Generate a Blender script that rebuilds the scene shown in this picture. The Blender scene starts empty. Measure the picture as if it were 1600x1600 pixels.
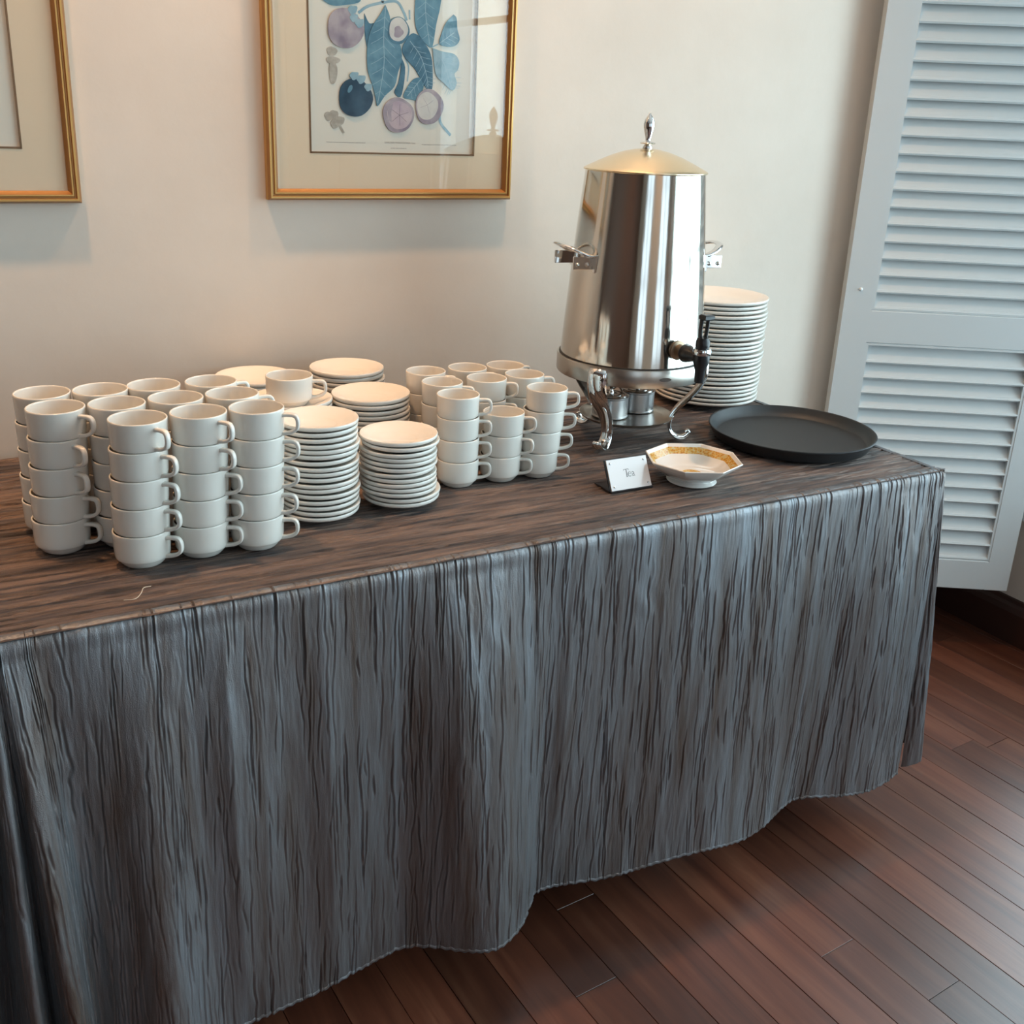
import bpy, math, random
import numpy as np
from mathutils import Matrix, Vector
random.seed(7); rng = np.random.RandomState(11)
C = bpy.context.scene.collection
R = math.radians
# ------------------------------------------------------------------ camera, world, light, exposure
RW = ((0.878002,-0.121553,0.462966),(-0.476875,-0.305527,0.824163),(0.041269,-0.944393,-0.326218))
cam = bpy.data.cameras.new('camera'); co = bpy.data.objects.new('camera', cam); C.objects.link(co)
cam.sensor_width = 36; cam.sensor_fit = 'HORIZONTAL'; cam.lens = 1605.43*36/1600; cam.shift_y = -74.75/1600
cam.clip_start = .02
m = Matrix(((RW[0][0],-RW[0][1],-RW[0][2],0),(RW[1][0],-RW[1][1],-RW[1][2],0),(RW[2][0],-RW[2][1],-RW[2][2],1.29),(0,0,0,1)))
co.matrix_world = m
bpy.context.scene.camera = co
sc = bpy.context.scene
sc.view_settings.view_transform = 'Standard'; sc.view_settings.look = 'None'; sc.view_settings.gamma = 1
sc.view_settings.use_curve_mapping = False
sc.view_settings.exposure = 0.0
wd = bpy.data.worlds.new('daylight'); sc.world = wd; wd.use_nodes = True
bg = wd.node_tree.nodes['Background']; bg.inputs[0].default_value = (.72,.86,1,1); bg.inputs[1].default_value = 1.2

def area(name, loc, rot, sx, sy, power, col):
    l = bpy.data.lights.new(name, 'AREA'); l.shape = 'RECTANGLE'; l.size = sx; l.size_y = sy
    l.energy = power; l.color = col
    o = bpy.data.objects.new(name, l); C.objects.link(o); o.location = loc; o.rotation_euler = rot; return o
area('window_daylight', (2.62,-.15,1.4), (0,R(90),0), 2.0,3.2, 116, (.66,.91,1))          # outside the right-hand window, facing -X
area('rear_window_daylight', (-1.0,-3.45,1.4), (R(90),0,0), 1.2,2.1, 9, (.58,.82,1))      # outside the rear windows, facing +Y
area('rear_window_daylight', (1.45,-3.45,1.4), (R(90),0,0), 1.2,2.1, 9, (.58,.82,1))

# ------------------------------------------------------------------ materials
def mat(name, col, rough=.5, metal=0, spec=.5, **kw):
    m = bpy.data.materials.new(name); m.use_nodes = True
    b = m.node_tree.nodes['Principled BSDF']
    b.inputs['Base Color'].default_value = (*col,1); b.inputs['Roughness'].default_value = rough
    b.inputs['Metallic'].default_value = metal; b.inputs['Specular IOR Level'].default_value = spec
    for k,v in kw.items(): b.inputs[k.replace('_',' ')].default_value = v
    return m
class NT:
    def __init__(s, m): s.t = m.node_tree; s.b = s.t.nodes['Principled BSDF']
    def n(s, typ, **kw):
        n = s.t.nodes.new(typ)
        for k,v in kw.items():
            if hasattr(n,k) and k not in n.inputs: setattr(n,k,v)
            else: n.inputs[k].default_value = v
        return n
    def l(s,a,b): s.t.links.new(a,b)
    def coords(s, scale=(1,1,1), rot=(0,0,0), kind='Object'):
        tc = s.n('ShaderNodeTexCoord'); mp = s.n('ShaderNodeMapping'); mp.inputs['Scale'].default_value = scale; mp.inputs['Rotation'].default_value = rot
        s.l(tc.outputs[kind], mp.inputs['Vector']); return mp.outputs['Vector']
    def noise(s, vec, scale=5, detail=4, rough=.5, dist=0):
        n = s.n('ShaderNodeTexNoise'); n.inputs['Scale'].default_value = scale; n.inputs['Detail'].default_value = detail
        n.inputs['Roughness'].default_value = rough; n.inputs['Distortion'].default_value = dist; s.l(vec, n.inputs['Vector']); return n.outputs['Fac']
    def ramp(s, fac, stops):
        r = s.n('ShaderNodeValToRGB'); e = r.color_ramp.elements
        while len(e) < len(stops): e.new(.5)
        for i,(p,c) in enumerate(stops): e[i].position = p; e[i].color = (*c,1) if len(c)==3 else c
        s.l(fac, r.inputs['Fac']); return r.outputs['Color']
    def bump(s, h, strength=.3, dist=.01):
        b = s.n('ShaderNodeBump'); b.inputs['Strength'].default_value = strength; b.inputs['Distance'].default_value = dist
        s.l(h, b.inputs['Height']); s.l(b.outputs['Normal'], s.b.inputs['Normal']); return b

M = {}
M['china'] = mat('white_china', (.76,.725,.665), .16, spec=.45, Coat_Weight=.3, Coat_Roughness=.06)
M['plate'] = mat('white_plate_china', (.77,.73,.67), .18, spec=.45)
def wallmat():
    m = mat('plaster_wall', (.66,.60,.54), .75, spec=.2); t = NT(m)
    v = t.coords((1,1,1)); f = t.noise(v, 2.2, 6, .6)
    t.l(t.ramp(f, [(.3,(.61,.53,.455)),(.7,(.69,.612,.535))]), t.b.inputs['Base Color'])
    f2 = t.noise(t.coords((1,1,1)), 7, 6, .55); t.bump(f2, .09, .02); return m
M['wall'] = wallmat()
M['ceiling'] = mat('ceiling_paint', (.75,.73,.70), .8, spec=.2)
M['dark_wood_wall'] = mat('dark_wood_panelling', (.11,.05,.028), .5)
M['shutter'] = mat('shutter_paint', (.58,.60,.60), .38, spec=.4)
M['white_paint'] = mat('window_paint', (.75,.77,.77), .4)
def woodmat(name, a, b, c, rough, spec=.5, axis=1, coords='Object'):
    m = mat(name, a, rough, spec=spec); t = NT(m)
    sc_ = [14,14,14]; sc_[axis] = .9
    oi = t.n('ShaderNodeObjectInfo')
    tc = t.n('ShaderNodeTexCoord'); mp = t.n('ShaderNodeMapping'); mp.inputs['Scale'].default_value = sc_
    ad = t.n('ShaderNodeVectorMath', operation='ADD'); t.l(tc.outputs['Object'], ad.inputs[0])
    mu = t.n('ShaderNodeVectorMath', operation='SCALE'); cb = t.n('ShaderNodeCombineXYZ')
    for i in range(3): t.l(oi.outputs['Random'], cb.inputs[i])
    t.l(cb.outputs[0], mu.inputs[0]); mu.inputs['Scale'].default_value = 37
    t.l(mu.outputs[0], ad.inputs[1]); t.l(ad.outputs[0], mp.inputs['Vector'])
    f = t.noise(mp.outputs['Vector'], 2.2, 8, .62, .6)
    col = t.ramp(f, [(.28,a),(.5,b),(.75,c)])
    hs = t.n('ShaderNodeHueSaturation')
    mr = t.n('ShaderNodeMapRange'); mr.inputs['To Min'].default_value = .62; mr.inputs['To Max'].default_value = 1.35
    t.l(oi.outputs['Random'], mr.inputs['Value']); t.l(mr.outputs['Result'], hs.inputs['Value']); t.l(col, hs.inputs['Color'])
    t.l(hs.outputs['Color'], t.b.inputs['Base Color'])
    f3 = t.noise(t.coords((1,1,1)), 3.5, 5, .6)
    r2 = t.n('ShaderNodeMapRange'); r2.inputs['To Min'].default_value = rough-.08; r2.inputs['To Max'].default_value = rough+.12
    t.l(f3, r2.inputs['Value']); t.l(r2.outputs['Result'], t.b.inputs['Roughness'])
    t.bump(f, .12, .002); return m
M['plank'] = woodmat('floor_plank_wood', (.060,.017,.010), (.105,.032,.017), (.165,.062,.034), .30, .9, 0)
M['planking'] = woodmat('far_floor_wood', (.060,.017,.010), (.105,.032,.017), (.165,.062,.034), .30, .9, 1)
M['baseboard'] = mat('baseboard_wood', (.035,.012,.008), .4)
M['gap'] = mat('floor_underlay', (.02,.009,.006), .8)
M['steel'] = mat('polished_steel', (.72,.69,.64), .07, 1)
def steelmat():
    m = mat('urn_steel', (.66,.62,.56), .09, 1); t = NT(m)
    f = t.noise(t.coords((30,30,1.2)), 1.5, 4, .6); r = t.n('ShaderNodeMapRange'); r.inputs['To Min'].default_value=.05; r.inputs['To Max'].default_value=.16
    t.l(f, r.inputs['Value']); t.l(r.outputs['Result'], t.b.inputs['Roughness']); t.bump(f, .035, .004); return m
M['urn'] = steelmat()
M['lid'] = mat('brushed_lid_steel', (.86,.72,.50), .24, 1)
M['brush'] = mat('brushed_steel', (.52,.48,.43), .28, 1)
M['chrome'] = mat('chrome', (.80,.80,.80), .06, 1)
M['brass'] = mat('worn_brass_nut', (.30,.22,.15), .35, 1)
M['black'] = mat('black_plastic', (.012,.012,.014), .28)
M['seal'] = mat('dark_gap_rubber', (.02,.018,.016), .6)
def traymat():
    m = mat('black_tray_rubber', (.017,.018,.020), .5); t = NT(m)
    f = t.noise(t.coords((1,1,1)), 900, 2, .5); t.bump(f, .25, .0008); return m
M['tray'] = traymat()
M['can'] = mat('fuel_can_steel', (.50,.49,.49), .34, 1)
M['canlid'] = mat('fuel_can_lid', (.30,.27,.25), .22, 1)
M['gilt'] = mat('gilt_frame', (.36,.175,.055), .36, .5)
M['gilt_pale'] = mat('gilt_frame_pale', (.55,.33,.11), .3, .6)  # paler gilt for the outer edge and raised ridges
M['mat'] = mat('picture_mount_card', (.74,.60,.435), .8, spec=.2)
M['bevel'] = mat('mount_bevel_line', (.16,.085,.035), .7)
M['paper'] = mat('print_paper', (.70,.66,.57), .8, spec=.2)
M['art_mid'] = mat('ink_mid_blue', (.11,.24,.31), .8, spec=.1); M['art_deep'] = mat('ink_deep_blue', (.06,.155,.225), .8, spec=.1)
M['art_pale'] = mat('ink_pale_blue', (.24,.38,.45), .8, spec=.1)
def inkmat(name, cols, sc_=60):
    m = mat(name, cols[0], .8, spec=.1); t = NT(m); f = t.noise(t.coords((1,1,1)), sc_, 3, .5); t.l(t.ramp(f, [(.35,cols[0]),(.65,cols[1])]), t.b.inputs['Base Color']); return m
for k,a,b in (('art_mid',(.085,.20,.27),(.15,.29,.36)),('art_deep',(.05,.13,.19),(.09,.20,.27)),('art_pale',(.20,.34,.41),(.32,.45,.50))): M[k] = inkmat(k+'_wash',(a,b))
M['art_vein'] = mat('ink_pale_vein', (.33,.45,.50), .8, spec=.1)
M['art_purple'] = inkmat('ink_purple_wash', ((.24,.20,.25),(.42,.37,.39)), 35)
M['art_dark'] = inkmat('ink_dark_fruit', ((.022,.055,.09),(.055,.11,.16)), 30)
M['art_pink'] = inkmat('ink_pink_flesh', ((.42,.33,.38),(.55,.45,.46)), 40)
M['art_cream'] = inkmat('ink_cream_flesh', ((.52,.50,.47),(.62,.59,.54)), 40)
M['art_grey'] = inkmat('ink_grey_sketch', ((.36,.33,.28),(.50,.46,.40)), 90)
M['art_line'] = mat('ink_line', (.12,.10,.12), .8)
M['caption'] = mat('ink_caption', (.24,.20,.18), .8)
def glassmat(name, tint=(1,1,1)):
    m = bpy.data.materials.new(name); m.use_nodes = True; t = m.node_tree; t.nodes.clear()
    o = t.nodes.new('ShaderNodeOutputMaterial'); mx = t.nodes.new('ShaderNodeMixShader'); fr = t.nodes.new('ShaderNodeFresnel'); g=t.nodes.new('ShaderNodeNewGeometry'); ma=t.nodes.new('ShaderNodeMath'); ma.operation='MULTIPLY_ADD'; ma.inputs[1].default_value=1/1.5-1.5; ma.inputs[2].default_value=1.5; t.links.new(g.outputs['Backfacing'],ma.inputs[0]); t.links.new(ma.outputs[0],fr.inputs[0])
    tr = t.nodes.new('ShaderNodeBsdfTransparent'); tr.inputs[0].default_value = (*tint,1); gl = t.nodes.new('ShaderNodeBsdfGlossy'); gl.inputs['Roughness'].default_value = .01
    t.links.new(fr.outputs[0], mx.inputs[0]); t.links.new(tr.outputs[0], mx.inputs[1]); t.links.new(gl.outputs[0], mx.inputs[2]); t.links.new(mx.outputs[0], o.inputs[0]); return m
M['glass'] = glassmat('clear_glass')
M['acrylic'] = mat('white_sign_card', (.66,.66,.67), .12, spec=.6)
M['ink'] = mat('sign_ink', (.06,.06,.06), .5)
M['bowl'] = mat('bowl_china', (.74,.715,.68), .1, spec=.5, Coat_Weight=.4)
def bandmat():
    m = mat('gold_floral_band', (.55,.30,.05), .2); t = NT(m)
    v = t.n('ShaderNodeTexVoronoi'); v.inputs['Scale'].default_value = 260; t.l(t.coords(), v.inputs['Vector'])
    t.l(t.ramp(v.outputs['Distance'], [(.05,(.20,.055,.01)),(.28,(.50,.22,.025)),(.55,(.60,.36,.07)),(.8,(.55,.46,.25))]), t.b.inputs['Base Color']); return m
M['goldband'] = bandmat()
M['thread'] = mat('white_thread', (.6,.52,.42), .8)
M['tabletop'] = mat('plywood_table_top', (.30,.20,.12), .5)
M['legmetal'] = mat('grey_table_leg', (.12,.12,.12), .4, .6)
def clothmat(name, axis, base, hi, metal=.55, rough=.40, sheen=.15, fine=.5, streak=28, stops=(.3,.75)):
    m = mat(name, base, rough, metal, spec=.5); t = NT(m)
    s1 = [1,1,1]; s1[axis] = .06
    f = t.noise(t.coords(s1), streak, 6, .62, .5)
    t.l(t.ramp(f, [(stops[0],base),(stops[1],hi)]), t.b.inputs['Base Color'])
    s2 = [1,1,1]; s2[axis] = .12
    g = t.noise(t.coords(s2), 220, 4, .6, .25); w = t.noise(t.coords((1,1,1)), 1100, 2, .5)
    a = t.n('ShaderNodeMath', operation='MULTIPLY_ADD'); t.l(w, a.inputs[0]); a.inputs[1].default_value = .45; t.l(g, a.inputs[2])
    t.bump(a.outputs[0], fine, .0022)
    t.b.inputs['Sheen Weight'].default_value = sheen; t.b.inputs['Sheen Roughness'].default_value = .4; t.b.inputs['Sheen Tint'].default_value = (.62,.80,1,1)
    return m
M['cloth_v'] = clothmat('crinkled_taffeta_skirt', 2, (.125,.090,.072), (.265,.285,.31), .72, .38, .12, .5, 30, (.30,.72))
M['cloth_h'] = clothmat('crinkled_taffeta_top', 0, (.026,.016,.013), (.21,.135,.10), .25, .48, .1, .9, 95, (.38,.66))  # dark and light streaks in the colour stand in for crinkle shading

# ------------------------------------------------------------------ mesh helpers
def mesh_obj(name, verts, faces, material, parent=None, smooth=None, loc=None):
    me = bpy.data.meshes.new(name); me.from_pydata([tuple(v) for v in verts], [], [tuple(f) for f in faces]); me.validate(); me.update()
    mats = material if isinstance(material, (list,tuple)) else [material]
    for q in mats: me.materials.append(q)
    if smooth is not None:
        me.polygons.foreach_set('use_smooth', [True]*len(me.polygons))
        if smooth < 180: me.set_sharp_from_angle(angle=R(smooth))
    o = bpy.data.objects.new(name, me); C.objects.link(o)
    if parent is not None: o.parent = parent
    if loc is not None: o.location = loc
    return o
def box_vf(x0,x1,y0,y1,z0,z1,b=0):
    if b <= 0:
        v = [(x0,y0,z0),(x1,y0,z0),(x1,y1,z0),(x0,y1,z0),(x0,y0,z1),(x1,y0,z1),(x1,y1,z1),(x0,y1,z1)]
        f = [(0,3,2,1),(4,5,6,7),(0,1,5,4),(1,2,6,5),(2,3,7,6),(3,0,4,7)]
        return v,f
    v=[];
    for z,i in ((z0,b),(z0+b,0),(z1-b,0),(z1,b)):
        v += [(x0+i,y0+i,z),(x1-i,y0+i,z),(x1-i,y1-i,z),(x0+i,y1-i,z)]
    f=[(0,3,2,1),(12,13,14,15)]
    for k in range(3):
        for j in range(4): a=4*k+j; c=4*k+(j+1)%4; f.append((a,c,c+4,a+4))
    return v,f
def join(*vfs):
    V=[];F=[]
    for v,f in vfs:
        n=len(V); V+=list(v); F+=[tuple(i+n for i in q) for q in f]
    return V,F
def box(name,x0,x1,y0,y1,z0,z1,material,parent=None,b=0,loc=None):
    v,f=box_vf(x0,x1,y0,y1,z0,z1,b); return mesh_obj(name,v,f,material,parent,None,loc)
def lathe_vf(prof, n=48, cap=True, cx=0, cy=0):
    V=[];F=[]; rings=[]
    for r,z in prof:
        if r < 1e-6: rings.append([len(V)]); V.append((cx,cy,z))
        else:
            rings.append(list(range(len(V),len(V)+n)))
            for i in range(n): a=2*math.pi*i/n; V.append((cx+r*math.cos(a),cy+r*math.sin(a),z))
    for A,B in zip(rings,rings[1:]):
        for i in range(n):
            j=(i+1)%n
            if len(A)==1 and len(B)==1: continue
            if len(A)==1: F.append((A[0],B[j],B[i]))
            elif len(B)==1: F.append((A[i],A[j],B[0]))
            else: F.append((A[i],A[j],B[j],B[i]))
    return V,F
def lathe(name, prof, material, parent=None, n=48, smooth=38, loc=None):
    v,f=lathe_vf(prof,n); return mesh_obj(name,v,f,material,parent,smooth,loc)
def spline(pts, k=6):
    out=[]; P=[np.array(p,float) for p in pts]; P=[2*P[0]-P[1]]+P+[2*P[-1]-P[-2]]
    for i in range(1,len(P)-2):
        for j in range(k):
            t=j/k; a,b,c,d=P[i-1],P[i],P[i+1],P[i+2]
            out.append(.5*((2*b)+(-a+c)*t+(2*a-5*b+4*c-d)*t*t+(-a+3*b-3*c+d)*t**3))
    out.append(P[-2]); return out
def sweep_vf(path, radii, n=10, up=(0,0,1), flat=1.0):
    """tube along path; radii number or list of (a,b): a across 'side', b along 'normal'"""
    P=[np.array(p,float) for p in path]; V=[];F=[]
    if not isinstance(radii,list): radii=[(radii,radii*flat)]*len(P)
    up=np.array(up,float)
    for i,p in enumerate(P):
        t=P[min(i+1,len(P)-1)]-P[max(i-1,0)]; t/=np.linalg.norm(t)
        s=np.cross(t,up); 
        if np.linalg.norm(s)<1e-4: s=np.cross(t,(1,0,0))
        s/=np.linalg.norm(s); q=np.cross(s,t)
        a,b=radii[i]
        for k in range(n):
            w=2*math.pi*k/n; V.append(tuple(p+s*math.cos(w)*a+q*math.sin(w)*b))
    for i in range(len(P)-1):
        for k in range(n):
            j=(k+1)%n; F.append((i*n+k,i*n+j,(i+1)*n+j,(i+1)*n+k))
    F.append(tuple(range(n-1,-1,-1))); F.append(tuple((len(P)-1)*n+k for k in range(n)))
    return V,F
def prism_vf(poly, y0, y1):
    """poly in (x,z), extruded along y from y0 (front) to y1"""
    n=len(poly); V=[(x,y0,z) for x,z in poly]+[(x,y1,z) for x,z in poly]
    F=[tuple(range(n)),tuple(range(2*n-1,n-1,-1))]+[(i,i+n,(i+1)%n+n,(i+1)%n) for i in range(n)]
    return V,F
def empty(name, loc, label, cat, group=None, rz=0):
    o=bpy.data.objects.new(name,None); C.objects.link(o); o.location=loc; o.rotation_euler=(0,0,rz); o.empty_display_size=.05
    return tag(o,label,cat,group)
def tag(o,label,cat,group=None):
    o['label']=label; o['category']=cat
    if group: o['group']=group
    return o
def struct(o): o['kind']='structure'; return o

# ------------------------------------------------------------------ the room
WX0,WX1,WY0,WY1,CH=-2.6,2.39,-3.2,1.79,2.7
struct(box('wall_back',WX0-.15,WX1+.15,WY1,WY1+.15,0,CH,M['wall']))
struct(box('wall_left',WX0-.15,WX0,WY0,WY1,0,CH,M['dark_wood_wall']))
def holed(name, axis, a0,a1,h0,h1, w0,w1,z0,z1, p0,p1, material):
    def bb(u0,u1,q0,q1): return box_vf(u0,u1,p0,p1,q0,q1) if axis=='x' else box_vf(p0,p1,u0,u1,q0,q1)
    v,f=join(bb(a0,w0,h0,h1),bb(w1,a1,h0,h1),bb(w0,w1,h0,z0),bb(w0,w1,z1,h1))
    return struct(mesh_obj(name,v,f,material))
holed('wall_right','y',WY0,WY1,0,CH,-1.75,1.50,.36,2.35,WX1,WX1+.15,M['wall'])
bbs=[box_vf(a,b,WY0-.15,WY0,0,CH) for a,b in ((WX0-.15,-1.6),(-.4,.85),(2.05,WX1+.15))]+[box_vf(a,b,WY0-.15,WY0,c,d) for a,b in ((-1.6,-.4),(.85,2.05)) for c,d in ((0,.35),(2.4,CH))]
struct(mesh_obj('wall_rear',*join(*bbs),M['wall']))
struct(box('ceiling',WX0-.15,WX1+.15,WY0-.15,WY1+.15,CH,CH+.1,M['ceiling']))
def window(name, axis, w0,w1,z0,z1,p0,p1, nx, nz):
    r=bpy.data.objects.new(name,None); C.objects.link(r); struct(r)
    def bb(u0,u1,q0,q1,a,b): return box_vf(u0,u1,a,b,q0,q1) if axis=='x' else box_vf(a,b,u0,u1,q0,q1)
    fw=.06
    v,f=join(bb(w0,w0+fw,z0,z1,p0,p1),bb(w1-fw,w1,z0,z1,p0,p1),bb(w0+fw,w1-fw,z0,z0+fw,p0,p1),bb(w0+fw,w1-fw,z1-fw,z1,p0,p1))
    mesh_obj('window_frame',v,f,M['white_paint'],r)
    mid=(p0+p1)/2
    for i in range(1,nx):
        u=w0+(w1-w0)*i/nx; v,f=bb(u-.03,u+.03,z0+fw,z1-fw,p0+.005,p1-.005); mesh_obj('mullion',v,f,M['white_paint'],r)
    for k in range(1,nz):
        z=z0+(z1-z0)*k/nz
        for i in range(nx):
            a=w0+(w1-w0)*i/nx+.03; b=w0+(w1-w0)*(i+1)/nx-.03
            if i==0: a=w0+fw
            if i==nx-1: b=w1-fw
            v,f=bb(a,b,z-.015,z+.015,mid-.012,mid+.012); mesh_obj('glazing_bar',v,f,M['white_paint'],r)
    for i in range(nx):
        a=w0+(w1-w0)*i/nx+.03; b=w0+(w1-w0)*(i+1)/nx-.03
        v,f=bb(a,b,z0+.05,z1-.05,mid-.002,mid+.002); mesh_obj('pane',v,f,M['glass'],r)
    return r
window('window_1','y',-1.75,1.50,.36,2.35,WX1+.03,WX1+.09,4,3)
window('window_2','x',-1.6,-.4,.35,2.4,WY0-.09,WY0-.03,2,3)
window('window_3','x',.85,2.05,.35,2.4,WY0-.09,WY0-.03,2,3)
struct(box('trim_1',WX1-.015,WX1+.03,-1.77,1.52,.335,.36,M['white_paint'],b=.003))
# baseboards: board with a moulded top
def baseboard(name, pts):
    v=[];f=[];prof=[(0,0),(.018,0),(.018,.085),(.014,.1),(.008,.108),(.006,.118),(0,.12)]
    (ax,ay),(bx,by)=pts; dx,dy=bx-ax,by-ay; L=math.hypot(dx,dy); nx,ny=-dy/L,dx/L
    for (px,py) in pts:
        for o_,z in prof: v.append((px+nx*o_,py+ny*o_,z))
    n=len(prof); f=[(i,i+1,i+1+n,i+n) for i in range(n-1)]+[tuple(range(n)),tuple(range(2*n-1,n-1,-1))]
    return struct(mesh_obj(name,v,f,M['baseboard']))
baseboard('baseboard_back',((WX1,WY1),(WX0,WY1)))
baseboard('baseboard_right',((WX1,WY0),(WX1,WY1-.018)))
# floor: slab plus individually laid planks
fl=struct(box('floor',WX0-.15,WX1+.15,WY0-.15,WY1+.15,-.1,-.0135,M['gap']))
PW=.0792; TH=R(-86); du=Vector((math.cos(TH),math.sin(TH),0)); dn=Vector((-du.y,du.x,0))   # dn ~ +X
off0=2.133*dn.x+1.2596*dn.y
plank_meshes={}
def plank_vf(L,w=PW-.0012,t=.013,b=.0004): return box_vf(0,L,0,w,-t,0,b)
far_v=[];far_f=[]
count=0
for k in range(-34,8):
    o0=off0+k*PW
    s=-3.4+random.uniform(0,1.3)       # s runs along du from the back wall towards the camera side
    # s coordinate = P.du ; back wall y=1.79 -> s ~ -1.79
    while s < 3.4:
        L=random.choice([.9,1.2,1.5,1.8])
        s0,s1=s,s+L; s=s1
        # clip to the room
        def inside(ss): P=du*ss+dn*(o0+PW/2); return WY0<P.y<WY1
        a=s0; 
        P0=du*s0+dn*o0; 
        smin=-(WY1-.002)/abs(du.y)*1.0
        # y = du.y*s + dn.y*o -> solve for limits
        lim0=(WY1-.004-dn.y*o0)/du.y; lim1=(WY0+.004-dn.y*o0)/du.y
        a=max(s0,min(lim0,lim1)); b_=min(s1,max(lim0,lim1))
        if b_-a<.03: continue
        P=du*a+dn*o0; Q=du*b_+dn*o0
        if min(P.x,Q.x)<WX0+.01 or max(P.x,Q.x)+PW>WX1+.09: 
            if P.x>2.2: pass
            else: continue
        near = P.x>.35 and Q.y<1.79 and P.y>.15
        Lm=b_-a-.0012
        if near:
            key=round(Lm,3)
            if key not in plank_meshes:
                v,f=plank_vf(Lm); ob=mesh_obj('plank',v,f,M['plank'],fl); plank_meshes[key]=ob.data
            else:
                ob=bpy.data.objects.new('plank',plank_meshes[key]); C.objects.link(ob); ob.parent=fl
            ob.location=(P.x,P.y,random.uniform(-.0006,0)); 
            # local x along du, local y along -? keep right-handed: y axis = dn
            ob.rotation_euler=(0,0,math.atan2(du.y,du.x)); count+=1
        else:
            v,f=plank_vf(Lm); n=len(far_v)
            far_v+=[tuple(P+du*x+dn*y+Vector((0,0,z))) for x,y,z in v]; far_f+=[tuple(i+n for i in q) for q in f]
o=mesh_obj('planking',far_v,far_f,M['planking'],fl); o['kind']='stuff'

# ------------------------------------------------------------------ ceiling downlights: two washing the wall, three added for warmth
def downlight(x,y,power,label,aim=(0,.35),blend=.9,size=95):
    r=empty('downlight',(x,y,CH),label,'lamp','ceiling downlights')
    lathe('trim_ring',[(.05,-.001),(.062,-.004),(.062,-.010),(.052,-.012),(.048,-.006),(.048,-.001)],M['white_paint'],r,32)
    e=mat('lamp_glow',(1,.7,.4),.5); b=e.node_tree.nodes['Principled BSDF']; b.inputs['Emission Color'].default_value=(1,.72,.42,1); b.inputs['Emission Strength'].default_value=14
    lathe('bulb',[(0,-.008),(.034,-.008),(.044,-.0025),(.046,-.001)],e,r,32)
    l=bpy.data.lights.new('spot','SPOT'); l.energy=power; l.color=(1,.56,.27); l.spot_size=R(size); l.spot_blend=blend; l.shadow_soft_size=.035
    s=bpy.data.objects.new('spot',l); C.objects.link(s); s.parent=r; s.location=(0,0,-.03)
    s.rotation_euler=Vector((aim[0],aim[1],-1)).to_track_quat('-Z','Y').to_euler()
downlight(1.02,1.45,66,'round ceiling downlight above the tea urn')
downlight(.02,1.45,84,'round ceiling downlight above the stacked cups at left')
downlight(-1.0,1.45,60,'added unseen ceiling downlight near the left wall, for warmth')  # added out of view to warm the left part of the wall
downlight(-1.3,-1.0,60,'added unseen ceiling downlight over the middle of the room, for warm reflections',aim=(-.3,0),size=120)  # added out of view so the cloth reflects a browner room
downlight(.4,-2.3,60,'added unseen ceiling downlight near the rear windows, for warm reflections',aim=(0,-.3),size=120)  # second added room lamp, warms the rear wall for brown reflections

# ------------------------------------------------------------------ shutter panel hinged on the back wall
sh=empty('louvered_shutter',(1.86,1.75,.177),'tall white painted shutter with horizontal louvers, standing open beside the table','shutter',rz=R(-32))
SH_T=.034; SW=.514; ZB,ZT=0.0,2.05
def sbox(name,x0,x1,z0,z1,y0=-SH_T/2,y1=SH_T/2,b=.002,par=sh): return box(name,x0,x1,y0,y1,z0,z1,M['shutter'],par,b)
LS,RS=.066,.456
sbox('stile',0,LS,ZB,ZT); sbox('stile',RS,SW,ZB,ZT)
sbox('rail',LS,RS,ZB,.080); sbox('rail',LS,RS,.623,.701); sbox('rail',LS,RS,ZT-.09,ZT)
def opening(z0,z1,n):
    for x0,x1,a,b in ((LS,LS+.006,z0,z1),(RS-.006,RS,z0,z1),(LS+.006,RS-.006,z0,z0+.006),(LS+.006,RS-.006,z1-.006,z1)):
        sbox('bead',x0,x1,a,b,-SH_T/2+.001,SH_T/2-.004,.001)
    p=(z1-z0-.012)/n; me=None
    for i in range(n):
        zc=z0+.006+p*(i+.5)
        # slat: leans so its front (room) edge is low
        hw=.0255; th=.0042; a=R(26)
        prof=[(-th-.0012,-hw),(-th-.0012,-hw+.0052),(-th,-hw+.0064),(-th,hw),(0,hw+.0015),(th,hw),(th,-hw+.001),(0,-hw-.0018)][::-1]
        if me is None:
            v=[]
            for x in (LS+.004,RS-.004):
                for (q,s_) in prof:
                    y=q*math.cos(a)+s_*math.sin(a)*1.0; z=-q*math.sin(a)+s_*math.cos(a)
                    v.append((x,y,z))
            k=len(prof); f=[(i_,(i_+1)%k,(i_+1)%k+k,i_+k) for i_ in range(k)]+[tuple(range(k-1,-1,-1)),tuple(range(k,2*k))]
            o=mesh_obj('slat',v,f,M['shutter'],sh); me=o.data
        else:
            o=bpy.data.objects.new('slat',me); C.objects.link(o); o.parent=sh
        o.location=(0,-.0005,zc)
opening(.080,.623,14); opening(.701,ZT-.09,32)
v,f=lathe_vf([(0,.004),(.0025,.0035),(.0042,.001),(.0045,-.001)],12)
o=mesh_obj('screw_cap',[(x,-z,y) for x,y,z in v],f,M['white_paint'],sh,60,loc=(.034,-SH_T/2-.0005,.749))
for z in (.25,1.95):
    v,f=join(box_vf(-.006,.004,.017,.0195,z-.04,z+.04),lathe_vf([(0,z-.04),(.004,z-.04),(.004,z+.04),(0,z+.04)],10,cx=-.004,cy=.0195),box_vf(-.030,-.004,.018,.042,z-.04,z+.04))
    mesh_obj('hinge',v,f,M['brush'],sh)

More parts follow.
